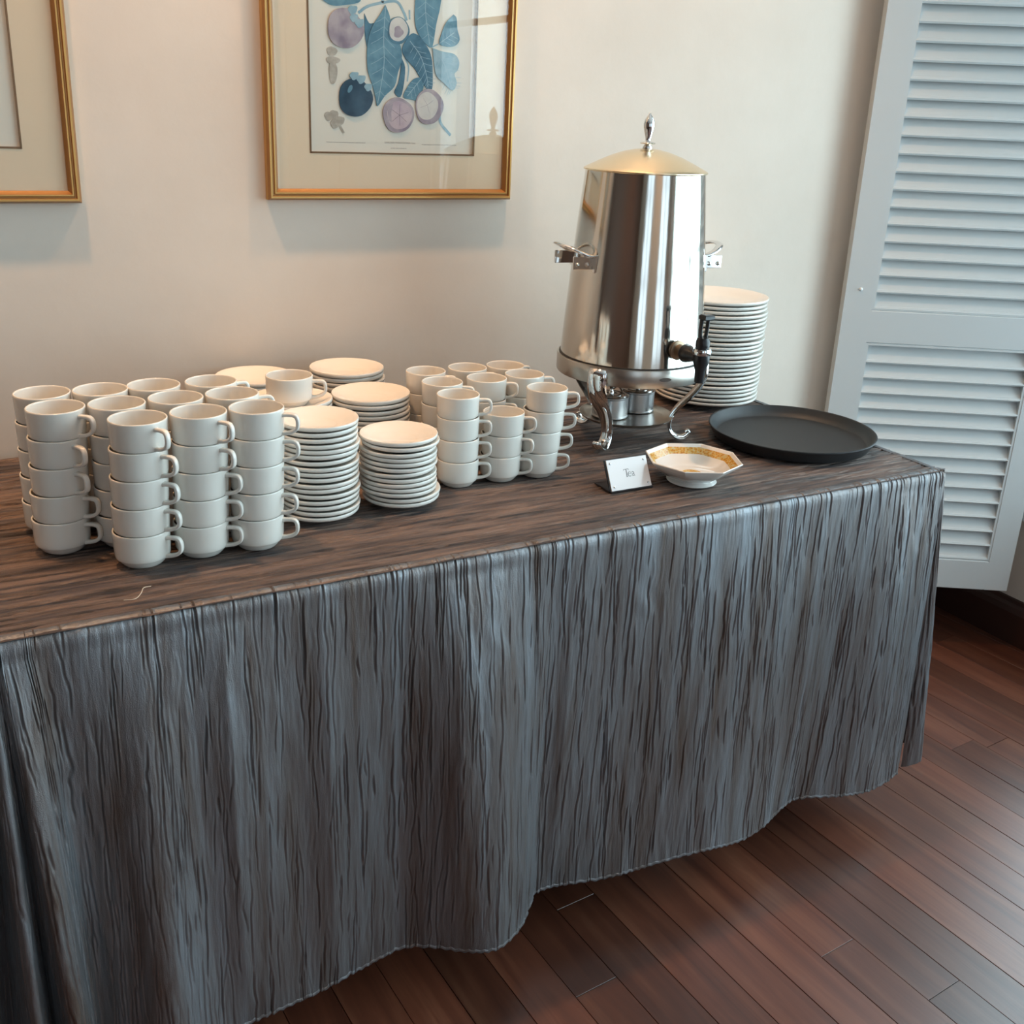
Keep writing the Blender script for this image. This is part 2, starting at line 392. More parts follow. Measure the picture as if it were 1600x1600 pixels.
# ------------------------------------------------------------------ table and cloth
TX0,TX1,TY0,TY1,TZ=-.012,1.508,1.132,1.772,.7175
tb=empty('banquet_table',((TX0+TX1)/2,1.45,0),'rectangular buffet table hidden under the crinkled cloth','table')
cx,cy=(TX0+TX1)/2,1.45
box('table_top',TX0+.004-cx,TX1-.004-cx,TY0+.006-cy,TY1-cy,.690,.7150,M['tabletop'],tb,.002)
for x in (.10,1.41):
    for y in (1.34,1.68): 
        v,f=lathe_vf([(0,0),(.017,0),(.017,.02),(.0145,.022),(.0145,.690),(0,.690)],16); mesh_obj('leg',v,f,M['legmetal'],tb,40,loc=(x-cx,y-cy,0))

def crinkle(ns, nl, ds, dl, ngroove, depth, width, lmin, lmax, seed, fine=.0007):
    """height field over (s across, l along): long wandering grooves plus fine ribs"""
    g=np.random.RandomState(seed); H=np.zeros((nl,ns)); S=ns*ds; Lh=nl*dl
    sx=np.arange(ns)*ds
    # fine ribs: elongated noise
    for lev,(cs,cl,amp) in enumerate(((.004,.05,fine),(.009,.09,fine*1.2),(.022,.16,fine*1.6))):
        gs=int(S/cs)+3; gl=int(Lh/cl)+3; N=g.randn(gl,gs)
        li=np.arange(nl)*dl/cl; si=sx/cs
        wob=np.interp(np.arange(nl)*dl, np.linspace(0,Lh,gl+6), g.randn(gl+6)*.5)
        l0=li.astype(int); lf=(li-l0)[:,None]; lf=lf*lf*(3-2*lf)
        s2=(si[None,:]+wob[:,None])%(gs-2); s0=s2.astype(int); sf=s2-s0; sf=sf*sf*(3-2*sf)
        a=N[l0[:,None],s0]*(1-sf)+N[l0[:,None],s0+1]*sf; b=N[l0[:,None]+1,s0]*(1-sf)+N[l0[:,None]+1,s0+1]*sf
        H+=amp*(a*(1-lf)+b*lf)
    for _ in range(ngroove):
        s0=g.uniform(0,S); L=g.uniform(lmin,lmax)*(1 if g.rand()<.8 else 2); l0=g.uniform(-L*.5,Lh)
        a=max(0,int(l0/dl)); b=min(nl,int((l0+L)/dl))
        if b-a<3: continue
        rows=np.arange(a,b); t=(rows*dl-l0)/L
        nk=max(4,int(L/.014)); wander=np.interp(t,np.linspace(0,1,nk),np.cumsum(g.randn(nk))*.0013)
        c=s0+wander; env=np.sin(np.pi*np.clip(t,0,1))**.5
        d=depth*g.uniform(.45,1.3); w=width*g.uniform(.7,1.3)
        k=np.arange(-7,8); ci=np.round(c/ds).astype(int)
        idx=ci[:,None]+k[None,:]; ok=(idx>=0)&(idx<ns); x=(idx*ds-c[:,None])
        prof=-d*np.exp(-(x/w)**2)+.25*d*np.exp(-((x-w*2.4)/(w*1.4))**2)
        rr=np.repeat(rows[:,None],15,1); np.add.at(H,(rr[ok],idx[ok]),(prof*env[:,None])[ok])
    return H
def grid_mesh(name, P, material, parent):
    nl,ns=P.shape[:2]; me=bpy.data.meshes.new(name)
    me.vertices.add(nl*ns); me.vertices.foreach_set('co',P.reshape(-1).astype(np.float32))
    i=(np.arange(nl-1)[:,None]*ns+np.arange(ns-1)[None,:]).reshape(-1)
    q=np.stack([i,i+1,i+1+ns,i+ns],1).reshape(-1); nf=len(i)
    me.loops.add(nf*4); me.loops.foreach_set('vertex_index',q.astype(np.int32))
    me.polygons.add(nf); me.polygons.foreach_set('loop_start',(np.arange(nf)*4).astype(np.int32)); 
    me.polygons.foreach_set('use_smooth',np.ones(nf,dtype=bool))
    me.update(calc_edges=True); me.validate(); me.materials.append(material)
    o=bpy.data.objects.new(name,me); C.objects.link(o); o.parent=parent; return o
cl=empty('tablecloth',(.75,1.45,0),'brown-grey crinkled taffeta cloth draped over the buffet table','tablecloth')
OX=np.array([.75,1.45,0])
# top panel (ribs run along X)
ds=.0011; dl=.005; ns=int((TY1-TY0+.008)/ds); nl=int((TX1-TX0)/dl)+1
H=crinkle(ns,nl,ds,dl,1300,.0034,.0011,.02,.12,3,.0003)
P=np.zeros((nl,ns,3)); xs=np.linspace(TX0,TX1,nl); ys=TY0-.004+np.arange(ns)*ds
P[:,:,0]=xs[:,None]; P[:,:,1]=ys[None,:]; edge=np.clip((ys-TY0)/.006,-1,1)
P[:,:,2]=.7188+H*np.clip((ys-TY0+.004)/.02,0.2,1)[None,:]
P=P[:,::-1]   # keep normals up
grid_mesh('top_panel',P-OX,M['cloth_h'],cl)
# skirt: left side, left front corner with hanging folds, front
bot=[(-.050,1.60),(-.055,1.40),(-.040,1.24),(-.060,1.12),(-.075,1.055),(-.062,1.085),(-.040,1.120),(-.022,1.070),(-.008,1.050),(.000,1.085),(.006,1.125),(.020,1.075),(.034,1.042),(.048,1.062),(.060,1.112),(.095,1.090),(.140,1.052),(.200,1.092),
 (.291,1.108),(.374,1.122),(.396,1.127),(.453,1.133),(.482,1.133),(.524,1.116),(.570,1.087),(.610,1.076),(.646,1.086),(.673,1.103),(.702,1.130),(.715,1.145),(.752,1.146),(.813,1.136),(.913,1.124),(1.024,1.108),(1.107,1.105),(1.178,1.117),(1.252,1.140),(1.294,1.141),(1.391,1.116),(1.46,1.109),(1.524,1.119)]
top=[(TX0-.004,1.60),(TX0-.004,1.40),(TX0-.004,1.24),(TX0-.004,1.17),(TX0-.004,1.15),(TX0-.003,1.142),(TX0-.001,1.136),(TX0+.001,1.132),(TX0+.003,1.130),(TX0+.006,1.1285),(TX0+.010,1.128),(TX0+.014,1.128),(TX0+.018,1.128),(TX0+.036,1.128),(TX0+.06,1.128),(.10,1.128),(.15,1.128),(.21,1.128)]
top+=[(x*.985+(.012 if x>.4 else .01),1.128) for x,_ in bot[18:-1]]+[(TX1+.002,1.128)]
bs=np.array(spline(bot,8)); tsx=np.array(spline(top,8))
arc=np.concatenate([[0],np.cumsum(np.hypot(*np.diff(bs,axis=0).T))])
ds=.001; ns=int(arc[-1]/ds); sa=np.linspace(0,arc[-1],ns)
B=np.stack([np.interp(sa,arc,bs[:,0]),np.interp(sa,arc,bs[:,1])],1); T=np.stack([np.interp(sa,arc,tsx[:,0]),np.interp(sa,arc,tsx[:,1])],1)
drop=.625; nz=118; dz=drop/(nz-8)
H=crinkle(ns,nz,ds,dz,1500,.0026,.00085,.03,.16,5,.00022)
# normals of blended path
zt=[];tt=[];lip=[]
prof_lip=[(.016,.7195,0),(.011,.7203,.15),(.006,.7198,.3),(.0015,.7175,.5),(-.0015,.7135,.8),(-.003,.708,1.0),(-.0035,.701,1.),(-.0035,.694,1.)]
P=np.zeros((nz,ns,3))
for i in range(nz):
    if i<8: dy,z,hw=prof_lip[i]; t=0
    else: dy=-.0035; t=(i-7)/(nz-8); z=.694-(.694-.092)*t; hw=1
    e=t**.80
    XY=T*(1-e)+B*e
    # mid-height sway of the long folds
    A=math.sin(math.pi*t)**.75 if 0<t<1 else 0
    for (x0,xr,x1,am) in ((.475,.555,.68,.020),(.70,.745,.82,.008),(.20,.24,.33,.014),(.33,.37,.46,.009),(1.18,1.25,1.32,.008),(1.33,1.42,1.47,.010)):
        xx=XY[:,0]; XY[:,1]-=am*A*np.where(xx<xr,np.clip((xx-x0)/(xr-x0),0,1)**1.3,np.clip((x1-xx)/(x1-xr),0,1)**1.3)*(sa>.5)
    tg=np.gradient(XY,axis=0); tg/=np.linalg.norm(tg,axis=1)[:,None]+1e-9; nrm=np.stack([tg[:,1],-tg[:,0]],1)   # outward
    off=(-dy)+(H[i]*hw)
    XYo=XY+nrm*off[:,None]
    P[i,:,0]=XYo[:,0]; P[i,:,1]=XYo[:,1]
    P[i,:,2]=z+(H[i]*.6 if i<5 else 0)
    if t>0:   # hem height undulates slightly and curls
        P[i,:,2]+= e*.004*np.sin(sa*23)+ (0.0012*np.sin(sa*430+np.sin(sa*37)*3) if i>nz-3 else 0)
P[-1]+=0
sk=grid_mesh('skirt',P[::-1]-OX,M['cloth_v'],cl)
# hem: a folded band turned under along the bottom edge
Hm=np.zeros((5,ns,3)); base=P[-1]
tg=np.gradient(base[:,:2],axis=0); tg/=np.linalg.norm(tg,axis=1)[:,None]+1e-9; nr=np.stack([tg[:,1],-tg[:,0]],1)
for k,(o_,zz) in enumerate(((0,0),(.0015,-.003),(.0005,-.0055),(-.003,-.004),(-.004,.004))):
    Hm[k,:,:2]=base[:,:2]+nr*o_; Hm[k,:,2]=base[:,2]+zz
grid_mesh('hem',Hm[::-1]-OX,M['cloth_v'],cl)
# right-hand side skirt, overlapping the front corner with a narrow flap
botS=[(1.543,1.126),(1.553,1.118),(1.574,1.110),(1.582,1.125),(1.580,1.17),(1.572,1.25),(1.585,1.35),(1.570,1.47),(1.580,1.60),(1.565,1.75)]
topS=[(1.5085,1.1285),(1.5095,1.1282),(1.5105,1.1290),(1.512,1.132),(1.5125,1.17),(1.5125,1.25),(1.5125,1.35),(1.5125,1.47),(1.5125,1.60),(1.5125,1.75)]
bs=np.array(spline(botS,10)); tsx=np.array(spline(topS,10)); arc=np.concatenate([[0],np.cumsum(np.hypot(*np.diff(bs,axis=0).T))])
ns=int(arc[-1]/.0016); sa=np.linspace(0,arc[-1],ns)
B=np.stack([np.interp(sa,arc,bs[:,0]),np.interp(sa,arc,bs[:,1])],1); T=np.stack([np.interp(sa,arc,tsx[:,0]),np.interp(sa,arc,tsx[:,1])],1)
H=crinkle(ns,nz,.0016,dz,420,.0028,.0014,.03,.18,9,.0004)
P=np.zeros((nz,ns,3)); cornerw=np.clip((sa-.03)/.02,0,1)
for i in range(nz):
    if i<8: dy,z,hw=prof_lip[i]; t=0
    else: dy=-.0035; t=(i-7)/(nz-8); z=.694-(.694-.115)*t; hw=1
    e=t**.95; XY=T*(1-e)+B*e
    tg=np.gradient(XY,axis=0); tg/=np.linalg.norm(tg,axis=1)[:,None]+1e-9; nrm=np.stack([tg[:,1],-tg[:,0]],1)
    XYo=XY+nrm*((-dy if dy<0 else -dy*cornerw)+H[i]*hw)[:,None] if dy<0 else XY+nrm*(-dy*cornerw+H[i]*hw)[:,None]
    P[i,:,0]=XYo[:,0]; P[i,:,1]=XYo[:,1]; P[i,:,2]=z-(.0 if t==0 else e*.02*np.clip((.06-sa)/.06,0,1))
grid_mesh('side_skirt',P[::-1]-OX,M['cloth_v'],cl)
# loose thread on the cloth
pts=spline([(.140,1.172,.7225),(.152,1.168,.7235),(.160,1.176,.7250),(.166,1.190,.7255),(.175,1.195,.7235)],6)
v,f=sweep_vf(pts,.0005,5); tag(mesh_obj('loose_thread',v,f,M['thread'],None,60),'short loose white thread lying on the cloth in front of the stacked cups','thread')

# ------------------------------------------------------------------ cups
TOP=.7205
def cup_meshes():
    m_=.001
    prof=[(0,.0018),(.021,.0018),(.0222,.0),(.0245,.0),(.0262,.0016),(.0290,.0050),(.0312,.0082),(.0322,.0094),(.0328,.0094),(.0335,.0098),(.0343,.0118),(.0348,.016),(.0352,.025),(.0355,.038),(.03575,.0445),(.0356,.0458),(.0350,.0464),(.0342,.0464),(.0336,.0458),(.0334,.0440),(.0330,.030),(.0325,.017),(.0300,.0102),(.0240,.0070),(.012,.0060),(0,.0058)]
    v,f=lathe_vf(prof,56); body=bpy.data.meshes.new('body'); 
    o=mesh_obj('body',v,f,M['china'],None,50); 
    path=spline([(.0335,0,.0372),(.0420,0,.0380),(.0500,0,.0376),(.0535,0,.0350),(.0550,0,.0300),(.0548,0,.0230),(.0525,0,.0185),(.0470,0,.0150),(.0400,0,.0128),(.0335,0,.0120)],3)
    n=len(path); rad=[(.0036,.0023)]*n
    rad[0]=(.0044,.0030); rad[1]=(.0040,.0026); rad[-1]=(.0042,.0028); rad[-2]=(.0038,.0025)
    # squarish strap section
    V=[];F=[]
    P_=[np.array(p) for p in path]; up=np.array((0,1,0.))
    sec=[(-1,-.55),(-.75,-1),(.75,-1),(1,-.55),(1,.55),(.75,1),(-.75,1),(-1,.55)]
    for i,p in enumerate(P_):
        t=P_[min(i+1,n-1)]-P_[max(i-1,0)]; t/=np.linalg.norm(t); nn=np.cross(t,up); nn/=np.linalg.norm(nn); a,b=rad[i]
        for (q,w) in sec: V.append(tuple(p+up*a*q+nn*b*w))
    k=8
    for i in range(n-1):
        for j in range(k): F.append((i*k+j,i*k+(j+1)%k,(i+1)*k+(j+1)%k,(i+1)*k+j))
    F.append(tuple(range(k))); F.append(tuple((n-1)*k+j for j in range(k-1,-1,-1)))
    h=mesh_obj('handle',V,F,M['china'],None,50)
    return o,h
cb,chh=cup_meshes(); cup_used=False
def place_cup(x,y,z,ang,s,label,group):
    global cup_used
    r=bpy.data.objects.new('stacking_cup',None); C.objects.link(r); r.empty_display_size=.03
    r.location=(x,y,z); r.rotation_euler=(0,0,R(ang)); r.scale=(s,s,s); tag(r,label,'cup',group)
    for src in (cb,chh):
        if not cup_used: o=src
        else: o=src.copy(); C.objects.link(o)
        o.parent=r
    cup_used=True
ORD5=['top','second from the top','middle','second from the bottom','bottom']; ORD4=['top','second from the top','second from the bottom','bottom']; ORD3=['top','middle','bottom']
ORD={5:ORD5,4:ORD4,3:ORD3,1:['only']}
# name, x, y, count, scale, pitch, handle angles top->bottom, lean (dx per cup), description
SL,PL=.99,.0368; SR,PR=.94,.0349
stacks=[
 ('A',.184,1.279,5,SL,PL,(-62,-48,-45,-42,-40),.0016,'nearest stack of the left group'),
 ('B',.259,1.281,5,SL,PL,(-56,-54,-38,-36,-35),.0012,'left-group stack just right of the nearest one'),
 ('C',.3315,1.276,5,SL,PL,(-34,-32,-33,-36,-30),.0014,'left-group stack touching the tall saucer pile'),
 ('D',.099,1.362,5,SL,PL,(-45,-62,-60,-40,-38),.0020,'left-group front stack farthest left'),
 ('M1',.173,1.354,5,SL,PL,(-42,-38,-40,-44,-40),.001,'left-group stack directly behind the nearest one'),
 ('M2',.2465,1.356,5,SL,PL,(-38,-42,-44,-40,-43),.001,'left-group stack amid the middle row'),
 ('M3',.320,1.352,5,SL,PL,(-5,-20,-25,-12,-30),.001,'left-group middle-row stack farthest right'),
 ('H1',.092,1.437,5,SL,PL,(-42,-46,-44,-40,-46),.001,'far left corner stack of the back row'),
 ('H2',.163,1.429,5,SL,PL,(-44,-40,-44,-40,-42),.001,'second stack from left in the back row'),
 ('H3',.2325,1.430,5,SL,PL,(-36,-40,-42,-44,-40),.001,'third stack from left in the back row'),
 ('H4',.309,1.425,5,SL,PL,(10,5,-4,6,0),.001,'back-row stack nearest the saucers'),
 ('R1',.681,1.391,4,SR,PR,(-30,-31,-33,-30),-.0004,'right-group front stack beside the short saucer pile'),
 ('R2',.7585,1.387,3,SR,PR,(-37,-44,-40),.0014,'low three-cup stack of the right group'),
 ('R3',.828,1.380,4,SR,PR,(-29,-33,-32,-35),.0034,'right-group front stack nearest the urn'),
 ('Q1',.689,1.469,4,SR,PR,(-33,-36,-34,-33),.0,'leftmost middle-row stack of the right group'),
 ('Q2',.769,1.467,4,SR,PR,(-33,-38,-34,-36),.0,'right-group stack directly behind the low one'),
 ('Q3',.842,1.469,4,SR,PR,(-15,-25,-28,-20),.0,'right-group middle-row stack nearest the urn'),
 ('P1',.693,1.544,4,SR,PR,(-36,-38,-34,-40),.0,'right-group back-row stack farthest left'),
 ('P2',.770,1.542,4,SR,PR,(-40,-42,-38,-41),.0,'right-group back-row middle stack'),
 ('P3',.841,1.535,4,SR,PR,(5,0,-15,-10),.0,'right-group back-row stack nearest the urn'),
]
for nm,x,y,n,s,p,angs,lean,desc in stacks:
    grp='stacked white cups in the left group' if s==SL else 'stacked white cups in the right group'
    for i in range(n):
        lvl=n-1-i    # height index
        sh_=(lvl-(n-1)/2)*lean
        place_cup(x+sh_*.88+random.uniform(-.0004,.0004),y-sh_*.47+random.uniform(-.0004,.0004),TOP+lvl*p,angs[i],s,
                  f'white cup, {ORD[n][i]} of the {desc}',grp)

# ------------------------------------------------------------------ saucers and plates
def dish(name, prof, n=72): 
    o=lathe(name,prof,M['plate'],None,n,45); return o
sauc=dish('saucer',[(0,.0022),(.026,.0022),(.0275,.0005),(.030,0),(.0315,.001),(.033,.0026),(.042,.0046),(.052,.0074),(.0562,.0092),(.0580,.0112),(.0583,.0135),(.0575,.0152),(.0562,.0152),(.051,.0130),(.042,.0092),(.034,.0062),(.026,.0050),(.0245,.0042),(0,.0042)])
used=[False]
def pile(x,y,n,pitch,s,desc,grp,jit=.0012,drift=lambda k:(0,0),tilt=.005,src=sauc,nm='saucer',word='white saucer',cat='saucer',z0=TOP):
    names={1:'second',2:'third',3:'fourth',4:'fifth',5:'sixth',6:'seventh',7:'eighth',8:'ninth',9:'tenth',10:'eleventh',11:'twelfth',12:'thirteenth',13:'fourteenth',14:'fifteenth',15:'sixteenth',16:'seventeenth',17:'eighteenth',18:'nineteenth',19:'twentieth',20:'twenty-first',21:'twenty-second',22:'twenty-third',23:'twenty-fourth'}
    for k in range(n):
        lvl=n-1-k
        if not src.get('placed'): o=src; o['placed']=1
        else: o=src.copy(); C.objects.link(o)
        dx,dy=drift(lvl/(n-1))
        o.location=(x+dx+random.gauss(0,jit),y+dy+random.gauss(0,jit),z0+lvl*pitch); o.scale=(s,s,s)
        o.rotation_euler=(random.gauss(0,tilt) if 0<lvl else 0,random.gauss(0,tilt) if 0<lvl else 0,random.uniform(0,6))
        pos='top' if k==0 else 'bottom' if lvl==0 else names[k]+' from the top'
        tag(o,f'{word}, {pos} of the {desc}',cat,grp)
pile(.440,1.349,17,.0083,.985,'tall pile beside the left cups','saucers in the tall front pile')
pile(.567,1.352,13,.0079,1.0,'short pile beside the right cups','saucers in the short front pile',drift=lambda t:(-.004*math.sin(math.pi*t)+.003*(1-t)*(1 if t<.15 else 0),0),tilt=.012)
pile(.588,1.528,14,.0083,1.10,'pile behind the short front one','saucers in the pile behind the short front one')
pile(.600,1.672,15,.0083,1.11,'rearmost pile, against the wall','saucers in the rearmost pile')
pile(.457,1.540,14,.0083,1.13,'pile crowned by a single cup','saucers in the pile crowned by a single cup')
pile(.442,1.696,14,.0083,1.12,'pile behind the single cup','saucers in the pile behind the single cup')
place_cup(.457,1.541,TOP+13*.0083+.0055,-26,1.03,'single white cup standing on a saucer pile between the two cup groups','single cup on the saucers')
bigp=dish('dinner_plate',[(0,.003),(.058,.003),(.060,.0008),(.063,0),(.066,.0012),(.070,.0036),(.080,.0062),(.098,.0098),(.1058,.0120),(.1078,.0138),(.1083,.0162),(.1072,.0180),(.1050,.0180),(.098,.0158),(.080,.0118),(.070,.0082),(.060,.0062),(.058,.0056),(0,.0056)],96)
pile(1.402,1.664,24,.0090,1.0,'big stack behind the urn','dinner plates behind the urn',.0012,src=bigp,nm='dinner_plate',word='white dinner plate',cat='plate',tilt=.003)

# ------------------------------------------------------------------ urn
UX,UY=1.076,1.494
ur=empty('tea_urn',(UX,UY,TOP),'tall polished steel tea urn with domed lid and curved chrome legs','urn')
RB,RT=.1285,.1030; ZB0,ZT0=.150,.478
pr=[(0,ZB0),(RB-.006,ZB0),(RB,ZB0+.004)]
for i in range(1,25): t=i/24; pr.append((RB+(RT-RB)*t+.0015*math.sin(math.pi*t),ZB0+.004+(ZT0-ZB0-.004)*t))
pr+=[(RT-.001,ZT0+.001),(RT-.003,ZT0),(RT-.003,ZT0-.01)]
lathe('body',pr,M['urn'],ur,128,30)
lathe('base_band',[(0,.128),(.129,.128),(.1325,.129),(.1335,.131),(.1335,.158),(.1325,.1605),(.1300,.1605),(.1295,.152),(0,.152)],M['brush'],ur,128,30)
lathe('gasket',[(.1280,.1585),(.1302,.1590),(.1300,.1625),(.1278,.1625)],M['seal'],ur,96)
lid=lathe('lid',[(RT-.004,ZT0+.0005),(.1055,ZT0+.0005),(.1062,ZT0+.0015),(.1060,ZT0+.003),(.1040,ZT0+.0045),(.098,ZT0+.0075),(.080,ZT0+.0165),(.060,ZT0+.0255),(.040,ZT0+.0325),(.022,ZT0+.0365),(.010,ZT0+.038),(0,ZT0+.0382)],M['lid'],ur,128,40)
fz=ZT0+.037
lathe('finial',[(0,fz),(.0078,fz),(.0085,fz+.002),(.0080,fz+.0045),(.0055,fz+.0068),(.0050,fz+.0080),(.0128,fz+.0085),(.0138,fz+.0098),(.0125,fz+.0112),(.0055,fz+.0125),(.0045,fz+.0140),(.0048,fz+.0175),(.0072,fz+.0260),(.0096,fz+.0355),(.0098,fz+.0410),(.0080,fz+.0480),(.0045,fz+.0535),(.0022,fz+.0555),(.0016,fz+.0580),(0,fz+.0590)],M['chrome'],lid,24,50)
def radial(az,r,z,side=0):
    a=R(az); return (r*math.cos(a)-side*math.sin(a), r*math.sin(a)+side*math.cos(a), z)
def leg(az):
    prof=[(.1345,.156),(.1370,.148),(.1360,.128),(.1290,.108),(.1150,.088),(.0980,.070),(.0850,.052),(.0800,.034),(.0840,.017),(.0950,.0075),(.1070,.0065),(.1150,.0110),(.1195,.0175),(.1165,.0215),(.1120,.0185)]
    wid=[.015,.0175,.0182,.0182,.017,.0150,.0128,.0112,.0112,.0122,.0130,.0110,.0090,.0075,.0060]
    thk=[.0035,.0058,.0062,.0062,.006,.006,.0058,.0056,.0056,.0060,.0060,.0050,.0042,.0036,.0030]
    P3=spline([(r,w,z,t) for (r,z),w,t in zip(prof,wid,thk)],4)
    pts=[];rad=[]
    for r,w,z,t in P3: pts.append((r,0,z)); rad.append((w,t))
    V=[];F=[]; n=len(pts); k=14; P_=[np.array(p,float) for p in pts]; up=np.array((0,1,0.))
    for i,p in enumerate(P_):
        tt=P_[min(i+1,n-1)]-P_[max(i-1,0)]; tt/=np.linalg.norm(tt); nn=np.cross(tt,up); nn/=np.linalg.norm(nn); a,b=rad[i]
        for j in range(k):
            w=2*math.pi*j/k; V.append(tuple(p+up*a*math.cos(w)+nn*b*math.sin(w)*(1.0 if math.sin(w)>0 else .55)))
    for i in range(n-1):
        for j in range(k): F.append((i*k+j,i*k+(j+1)%k,(i+1)*k+(j+1)%k,(i+1)*k+j))
    F.append(tuple(range(k))); F.append(tuple((n-1)*k+j for j in range(k-1,-1,-1)))
    o=mesh_obj('leg',V,F,M['chrome'],ur,60); o.rotation_euler=(0,0,R(az))
for az in (211,-30,104): leg(az)
def handle(az):
    h=empty_part('handle',ur)
    # two flanged brackets riveted to the body, carrying a flat D-shaped loop that tips upwards
    z0=.338; r0=.1145
    pts=[]
    for k in range(-8,9):
        w=k/8*math.pi/2; pts.append((.117+.037*math.cos(w), .040*math.sin(w), z0+.004+.016*math.cos(w)))
    pts=[(.104,-.040,z0+.002)]+pts+[(.104,.040,z0+.002)]
    P_=pts; v,f=sweep_vf(P_,[(.0068,.0034)]*len(P_),12); o=mesh_obj('loop',v,f,M['chrome'],h,60)
    for s in (-1,1):
        y=s*.040
        v,f=join(box_vf(.100,.143,y-.0018,y+.0018,z0-.019,z0+.003,.0008),box_vf(.0985,.1085,y-.0115,y+.0115,z0-.024,z0+.006,.0012))
        o=mesh_obj('bracket',v,f,M['chrome'],h)
        for q in (.118,.136):
            v,f=lathe_vf([(0,.0035),(.0020,.0032),(.0036,.0018),(.0040,0),(.0040,-.001)],12)
            mesh_obj('rivet',[(x+q,y+s*(.0018+z),yy+z0-.011) for x,yy,z in v],f,M['brush'],h,60)
    h.rotation_euler=(0,0,R(az))
def empty_part(name,parent):
    o=bpy.data.objects.new(name,None); C.objects.link(o); o.parent=parent; o.empty_display_size=.02; return o
handle(172); handle(-8)
# spigot, pointing forward-right
sp=empty_part('spigot',ur); az=273; sp.rotation_euler=(0,0,R(az)); zs=.193
def xl(prof,n=24):   # lathe about local x axis at height zs
    v,f=lathe_vf(prof,n); return [(z,x,y+zs) for x,y,z in v],f
v,f=xl([(0,.120),(.0165,.120),(.0170,.124),(.0165,.128),(.0115,.130),(.0112,.146),(0,.146)]); mesh_obj('nut',v,f,M['brass'],sp,40)
v,f=xl([(0,.144),(.0145,.144),(.0160,.147),(.0135,.158),(.0105,.166),(.0105,.185),(0,.185)]); mesh_obj('shank',v,f,M['black'],sp,40)
VX=.186
def vl(prof,n=24):
    v,f=lathe_vf(prof,n,cx=VX); return v,f
v,f=vl([(0,zs-.042),(.0075,zs-.042),(.0080,zs-.040),(.0085,zs-.022),(.0125,zs-.010),(.0140,zs-.002),(.0140,zs+.008),(0,zs+.008)]); mesh_obj('spout',v,f,M['black'],sp,40)
v,f=vl([(0,zs+.006),(.0150,zs+.006),(.0160,zs+.009),(.0160,zs+.013),(.0150,zs+.016),(0,zs+.016)]); mesh_obj('collar',v,f,M['chrome'],sp,40)
v,f=vl([(0,zs+.014),(.0105,zs+.014),(.0118,zs+.020),(.0118,zs+.028),(.0095,zs+.034),(0,zs+.036)]); mesh_obj('bonnet',v,f,M['black'],sp,40)
lv=join(sweep_vf(spline([(VX-.001,-.0055,zs+.030),(VX-.001,-.0070,zs+.048),(VX,-.0068,zs+.066)],5),[(.0030,.0036)]*11,8,up=(1,0,0)),
        sweep_vf(spline([(VX-.001,.0055,zs+.030),(VX-.001,.0070,zs+.048),(VX,.0068,zs+.066)],5),[(.0030,.0036)]*11,8,up=(1,0,0)),
        box_vf(VX-.005,VX+.012,-.0100,.0100,zs+.064,zs+.073,.002))
mesh_obj('lever',lv[0],lv[1],M['black'],sp,40)
# burner shelf between the legs
lathe('burner_shelf',[(0,.040),(.070,.040),(.080,.0425),(.0860,.0475),(.0868,.0490),(.0855,.0492),(.0790,.0450),(.070,.0425),(0,.0425)],M['brush'],ur,72,40)
o=lathe('emblem',[(0,0),(.0065,0),(.0065,.0004),(0,.0004)],M['canlid'],ur,24)
o.rotation_euler=(R(90),0,R(262-270+0)); o.scale=(1.7,.55,1); a=R(262); o.location=(.1336*math.cos(a),.1336*math.sin(a),.1445)
for k,(x,y,lb) in enumerate(((UX-.028,UY+.012,'silver chafing fuel can on the urn shelf, left one behind the front leg'),(UX+.042,UY+.028,'silver chafing fuel can on the urn shelf, right one with dark ringed lid'))):
    c=empty('fuel_can',(x,y,TOP+.0430),lb,'fuel can','fuel cans under the urn'); c.scale=(1.06,1.06,1.08)
    lathe('can_body',[(0,0),(.0300,0),(.0315,.0012),(.0315,.0030),(.0308,.0042),(.0308,.0335),(.0318,.0350),(.0318,.0365),(.0305,.0370),(.0290,.0360),(0,.0355)],M['can'],c,48,30)
    lathe('can_lid',[(.0285,.0360),(.0270,.0385),(.0240,.0385),(.0225,.0370),(.0190,.0370),(.0180,.0388),(.0120,.0390),(.0100,.0378),(0,.0378)],M['canlid'],c,48,30)
    v,f=lathe_vf([(0,.0375),(.0045,.0375),(.0045,.0420),(.0032,.0435),(.0032,.0500),(.0048,.0515),(.0040,.0545),(0,.0555)],16); mesh_obj('knob',v,f,M['chrome'],c,50)
    v,f=sweep_vf(spline([(.004,0,.047),(.013,.002,.050),(.020,.003,.0455),(.024,.003,.0395)],4),[(.0030,.0010)]*13,8); mesh_obj('damper_lever',v,f,M['chrome'],c,50)

# ------------------------------------------------------------------ round tray
tr=lathe('serving_tray',[(0,.0012),(.132,.0012),(.138,.0),(.142,.0012),(.149,.0120),(.1530,.0205),(.1545,.0218),(.1545,.0238),(.1528,.0242),(.1508,.0232),(.1460,.0135),(.1395,.0052),(.1360,.0040),(0,.0040)],M['tray'],None,128,35,(1.368,1.366,TOP+.0015))
tag(tr,'round black non-slip serving tray with raised rim at the table end','tray')

